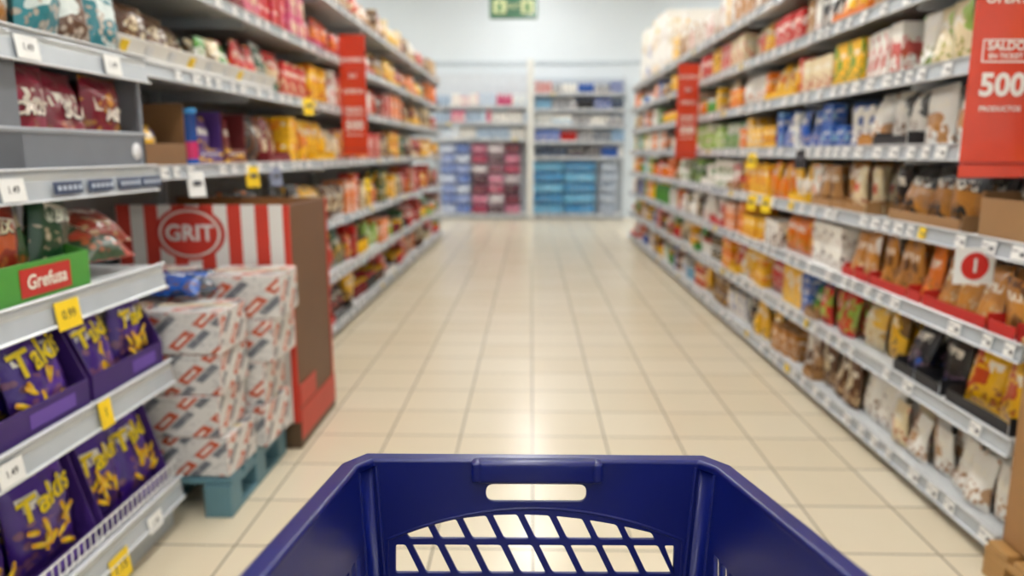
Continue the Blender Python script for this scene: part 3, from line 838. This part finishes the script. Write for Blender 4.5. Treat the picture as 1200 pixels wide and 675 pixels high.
M_RUB = solid('grey_rubber', '#3A3A3C', .7)

cart = bpy.data.objects.new('shopping_cart', None); COL.objects.link(cart)
cart.location = (.031, 0, .003); cart.rotation_euler = (0, .015, .045)

def rpoly(pts, r, n=4):
    out = []; L = len(pts)
    for i in range(L):
        p = Vector(pts[i]); a = Vector(pts[i-1]); b_ = Vector(pts[(i+1) % L])
        d1 = (a-p); d2 = (b_-p)
        rr = min(r, d1.length*.48, d2.length*.48)
        s_ = p+d1.normalized()*rr; e_ = p+d2.normalized()*rr
        for k in range(n+1):
            t = k/n
            out.append(tuple((1-t)**2*s_+2*t*(1-t)*p+t*t*e_))
    return out

def panel(name, outline, holes, M, th=.0035, bev=.001):
    cu = bpy.data.curves.new(name, 'CURVE'); cu.dimensions = '2D'; cu.fill_mode = 'BOTH'
    cu.extrude = th/2; cu.bevel_depth = bev; cu.bevel_resolution = 2
    for pl in [outline]+holes:
        s_ = cu.splines.new('POLY'); s_.points.add(len(pl)-1); s_.use_cyclic_u = True
        for k, p_ in enumerate(pl): s_.points[k].co = (p_[0], p_[1], 0, 1)
    o = bpy.data.objects.new(name, cu); COL.objects.link(o)
    dg = bpy.context.evaluated_depsgraph_get()
    me = bpy.data.meshes.new_from_object(o.evaluated_get(dg))
    bpy.data.objects.remove(o); bpy.data.curves.remove(cu)
    me.materials.clear(); me.materials.append(M_NAVY)
    o = bpy.data.objects.new(name, me); COL.objects.link(o); o.parent = cart; o.matrix_local = M
    return o

def tubec(name, pts, r, mat, cyc=False):
    cu = bpy.data.curves.new(name, 'CURVE'); cu.dimensions = '3D'; cu.bevel_depth = r; cu.bevel_resolution = 4; cu.use_fill_caps = True
    s_ = cu.splines.new('POLY'); s_.points.add(len(pts)-1); s_.use_cyclic_u = cyc
    for k, p_ in enumerate(pts): s_.points[k].co = (*p_, 1)
    cu.materials.append(mat)
    o = bpy.data.objects.new(name, cu); COL.objects.link(o); o.parent = cart
    return o

def plane_M(P0, P1, Pd):
    ux = (P1-P0).normalized(); d = P0-Pd
    vy = (d-ux*d.dot(ux)).normalized(); wz = ux.cross(vy)
    M = Matrix((ux, vy, wz)).transposed().to_4x4(); M.translation = P0
    return M

ZT = .938; YT = .822; NX = .243; NZt = 1.034
P0 = Vector((0, YT, ZT)); M = plane_M(P0, P0+Vector((1, 0, 0)), Vector((0, YT-.055, ZT-.39)))
out = rpoly([(-.192, 0), (.192, 0), (.160, -.39), (-.160, -.39)], .004, 2)
holes = [rpoly([(-.060, -.0245), (.060, -.0245), (.060, -.0465), (-.060, -.0465)], .0108, 6)]
pitch = .0372; barw = .0062; shear = .50
rows = [(.064, .091), (.097, .132), (.139, .174), (.180, .215), (.221, .256), (.262, .297), (.303, .338)]
for ri, (v0, v1) in enumerate(rows):
    lim = .165-.02*max(0, ri-1)*.28
    k = -6
    while k < 7:
        ua = k*pitch+.004; ub = ua+pitch-barw
        def cu_(u_, v_): return u_+shear*(v_-.1)
        if ri == 0:
            def topv(u_): return .0605+1.0*u_*u_
            pts = [(cu_(ua, topv(ua)), topv(ua)), (cu_(ub, topv(ub)), topv(ub)), (cu_(ub, v1), v1), (cu_(ua, v1), v1)]
            if topv(ua) > v1-.006 or topv(ub) > v1-.006: k += 1; continue
        else:
            pts = [(cu_(ua, v0), v0), (cu_(ub, v0), v0), (cu_(ub, v1), v1), (cu_(ua, v1), v1)]
        pts = [(max(-lim, min(lim, x)), -y) for x, y in pts]
        if max(p_[0] for p_ in pts[:2])-min(p_[0] for p_ in pts[:2]) < .009: k += 1; continue
        holes.append(rpoly(pts, .0035, 3))
        k += 1
panel('end_wall', out, holes, M)
arc = []
for i in range(33):
    u_ = -.174+.348*i/32
    arc.append(M @ Vector((u_, -(.054+1.25*abs(u_)**2.0), .002)))
tubec('lattice_rib', [M @ Vector((-.166, -.36, .002))]+[tuple(a) for a in arc]+[M @ Vector((.166, -.36, .002))], .0022, M_NAVY)
def rbox(name, w, d, h, Mx, bev=.005, mat=M_NAVY):
    me = bpy.data.meshes.new(name); bm = bmesh.new(); bmesh.ops.create_cube(bm, size=1)
    for v_ in bm.verts: v_.co = Vector((v_.co.x*w, v_.co.y*d, v_.co.z*h))
    bmesh.ops.bevel(bm, geom=bm.edges[:], offset=bev, segments=4, affect='EDGES', profile=.5)
    for f_ in bm.faces: f_.smooth = True
    bm.to_mesh(me); bm.free(); me.materials.append(mat)
    o = bpy.data.objects.new(name, me); COL.objects.link(o); o.parent = cart; o.matrix_local = Mx
    return o
rbox('handle_grip', .142, .026, .024, M @ Matrix.Translation((0, -.0085, .005)), .005)
for s_ in (-1, 1):
    rbox('grip_lug', .012, .024, .03, M @ Matrix.Translation((s_*.070, -.008, .004)), .004)

for s_ in (-1, 1):
    A = Vector((s_*.192, YT, ZT)); Bc = Vector((s_*.206, YT-.024, ZT+.002))
    Ab = Vector((s_*.160, YT-.055, ZT-.39)); Bb = Vector((s_*.175, YT-.08, ZT-.388))
    me = bpy.data.meshes.new('corner_post')
    vs = []; n = 6
    for t0, t1 in ((A, Bc), (Ab, Bb)):
        ctrl = Vector((t1.x, t0.y, (t0.z+t1.z)/2))
        for k in range(n+1):
            t = k/n; vs.append(tuple((1-t)**2*t0+2*t*(1-t)*ctrl+t*t*t1))
    me.from_pydata(vs, [], [(k, k+1, k+n+2, k+n+1) for k in range(n)])
    for p_ in me.polygons: p_.use_smooth = True
    me.materials.append(M_NAVY)
    o = bpy.data.objects.new('corner_post', me); COL.objects.link(o); o.parent = cart
    so = o.modifiers.new('s', 'SOLIDIFY'); so.thickness = .004; so.offset = 0
    tubec('corner_rib', [A+Vector((-s_*.004, -.003, -.004)), Ab+Vector((-s_*.004, -.003, 0))], .0028, M_NAVY)
    tubec('corner_rib', [Bc+Vector((-s_*.003, -.004, -.004)), Bb+Vector((-s_*.003, -.004, 0))], .0022, M_NAVY)
    P1 = Vector((s_*NX, .12, NZt)); P2 = Vector((s_*.205, .17, .555))
    Ms = plane_M(Bc, P1, Bb); Mi = Ms.inverted()
    q = [Mi @ x for x in (Bc, P1, P2, Bb)]
    out = [(x.x, x.y) for x in q]
    hs = []
    for r_ in range(8):
        v0 = .088+r_*.041; v1 = v0+.034
        k = 0
        while True:
            ua = .022+k*.024; ub = ua+.017
            if ub > q[1].x-.06: break
            lo = q[3].x*(v1/.39)+.012; hi = q[1].x+(q[2].x-q[1].x)*(v1/.45)-.02
            if ua > lo and ub+.010 < hi and v1 < abs(q[3].y)-.02:
                hs.append(rpoly([(ua, -v0), (ub, -v0), (ub+.009, -v1), (ua+.009, -v1)], .0035, 2))
            k += 1
    panel('side_wall', out, hs, Ms)
def rim(path, prof, name):
    n = len(path); vs = []; fs = []
    for i in range(n):
        p_ = path[i]; a = path[i-1]; b_ = path[(i+1) % n]
        d1 = (p_-a); d2 = (b_-p_); d1.z = d2.z = 0
        d1.normalize(); d2.normalize()
        n1 = Vector((-d1.y, d1.x, 0)); n2_ = Vector((-d2.y, d2.x, 0))
        nn = (n1+n2_).normalized(); k = 1/max(.4, nn.dot(n1))
        for (o_, z_) in prof:
            vs.append(tuple(p_+nn*o_*k+Vector((0, 0, z_))))
    m_ = len(prof)
    for i in range(n):
        for j in range(m_):
            fs.append((i*m_+j, i*m_+(j+1) % m_, ((i+1) % n)*m_+(j+1) % m_, ((i+1) % n)*m_+j))
    me = bpy.data.meshes.new(name); me.from_pydata(vs, [], fs); me.materials.append(M_NAVY)
    o = bpy.data.objects.new(name, me); COL.objects.link(o); o.parent = cart
    bm = bmesh.new(); bm.from_mesh(me); bmesh.ops.recalc_face_normals(bm, faces=bm.faces); bm.to_mesh(me); bm.free()
    for p_ in me.polygons: p_.use_smooth = True
    md = o.modifiers.new('b', 'BEVEL'); md.width = .0016; md.segments = 3; md.limit_method = 'ANGLE'; md.angle_limit = math.radians(35)
    o.modifiers.new('w', 'WEIGHTED_NORMAL')
    return o
cor = [(-NX, .12, NZt), (-.206, YT-.024, ZT+.003), (-.192, YT, ZT), (.192, YT, ZT), (.206, YT-.024, ZT+.003), (NX, .12, NZt)]
path = [Vector(c_) for c_ in cor]
rim(path, [(-.003, .001), (.0, .0035), (.016, .0035), (.020, 0), (.021, -.022), (.0175, -.022), (.015, -.003), (.003, -.006), (-.003, -.006)], 'rim')
Mn = plane_M(Vector((0, .12, NZt)), Vector((1, .12, NZt)), Vector((0, .17, .555)))
hs = []
for r_ in range(9):
    for k in range(-4, 4):
        hs.append(rpoly([(k*.042+.004, -.06-r_*.045), (k*.042+.038, -.06-r_*.045), (k*.042+.038, -.098-r_*.045), (k*.042+.004, -.098-r_*.045)], .004, 2))
panel('near_wall', [(-NX, 0), (NX, 0), (.205, -.483), (-.205, -.483)], hs, Mn)
hs = []
for r_ in range(12):
    for k in range(-3, 3):
        hs.append(rpoly([(k*.05+.005, .20+r_*.045), (k*.05+.045, .20+r_*.045), (k*.05+.045, .238+r_*.045), (k*.05+.005, .238+r_*.045)], .004, 2))
panel('basket_floor', [(-.205, .168), (.205, .168), (.168, .765), (-.168, .765)], hs, Matrix.Translation((0, 0, .551)))
for s_ in (-1, 1):
    tubec('chassis_tube', [(s_*.255, .02, 1.045), (s_*.257, .09, .97), (s_*.24, .10, .54), (s_*.235, .06, .18), (s_*.23, .10, .155), (s_*.19, .74, .155), (s_*.165, .76, .18), (s_*.155, .70, .54)], .0105, M_STEEL)
    for (x, y) in ((s_*.23, .10), (s_*.185, .72)):
        b = Batch()
        Mw = Matrix.Translation((x, y, .058)) @ Matrix.Rotation(math.pi/2, 4, 'Y')
        b.add(lathe([(0, -.012, 0), (.03, -.012, 0), (.03, -.014, 0), (.054, -.014, 0), (.058, -.008, 0), (.058, .008, 0), (.054, .014, 0), (.03, .014, 0), (.03, .012, 0), (0, .012, 0)], 28), Mw, (1, 1, 1, 1), mi=0)
        for q_ in (-1, 1):
            b.add(box(.003, .035, .09, .001), I((x+q_*.019, y, .05)), (1, 1, 1, 1), mi=1)
        b.add(box(.042, .04, .008, .002), I((x, y, .138)), (1, 1, 1, 1), mi=1)
        b.make('caster_wheel', parent=cart, mats=[M_RUB, M_STEEL])
tubec('push_handle', [(-.26, .03, 1.05), (.26, .03, 1.05)], .016, M_NAVY)
tubec('cross_tube', [(-.235, .12, .155), (.235, .12, .155)], .01, M_STEEL)
tubec('cross_tube', [(-.19, .70, .155), (.19, .70, .155)], .01, M_STEEL)
tubec('basket_support', [(-.24, .25, .538), (.24, .25, .538)], .009, M_STEEL)
tubec('basket_support', [(-.155, .70, .538), (.155, .70, .538)], .009, M_STEEL)
tubec('basket_support', [(-.24, .10, .538), (-.24, .25, .538)], .009, M_STEEL)
tubec('basket_support', [(.24, .10, .538), (.24, .25, .538)], .009, M_STEEL)

# ------------------------------------------------------------------ world, camera
w = bpy.data.worlds.new('world'); sc.world = w; w.use_nodes = True
w.node_tree.nodes['Background'].inputs[0].default_value = (.8, .85, .9, 1)
w.node_tree.nodes['Background'].inputs[1].default_value = .3
cam = bpy.data.cameras.new('camera'); co = bpy.data.objects.new('camera', cam); COL.objects.link(co)
co.location = (0, 0, 1.3); co.rotation_euler = (math.radians(90-10.4), 0, math.radians(1.45))
cam.sensor_width = 36; cam.lens = 870/1200*36; cam.clip_start = .02
cam.dof.use_dof = True; cam.dof.focus_distance = .95; cam.dof.aperture_fstop = 2.6
sc.camera = co
sc.view_settings.view_transform = 'Standard'
sc.view_settings.look = 'None'
sc.view_settings.exposure = 0
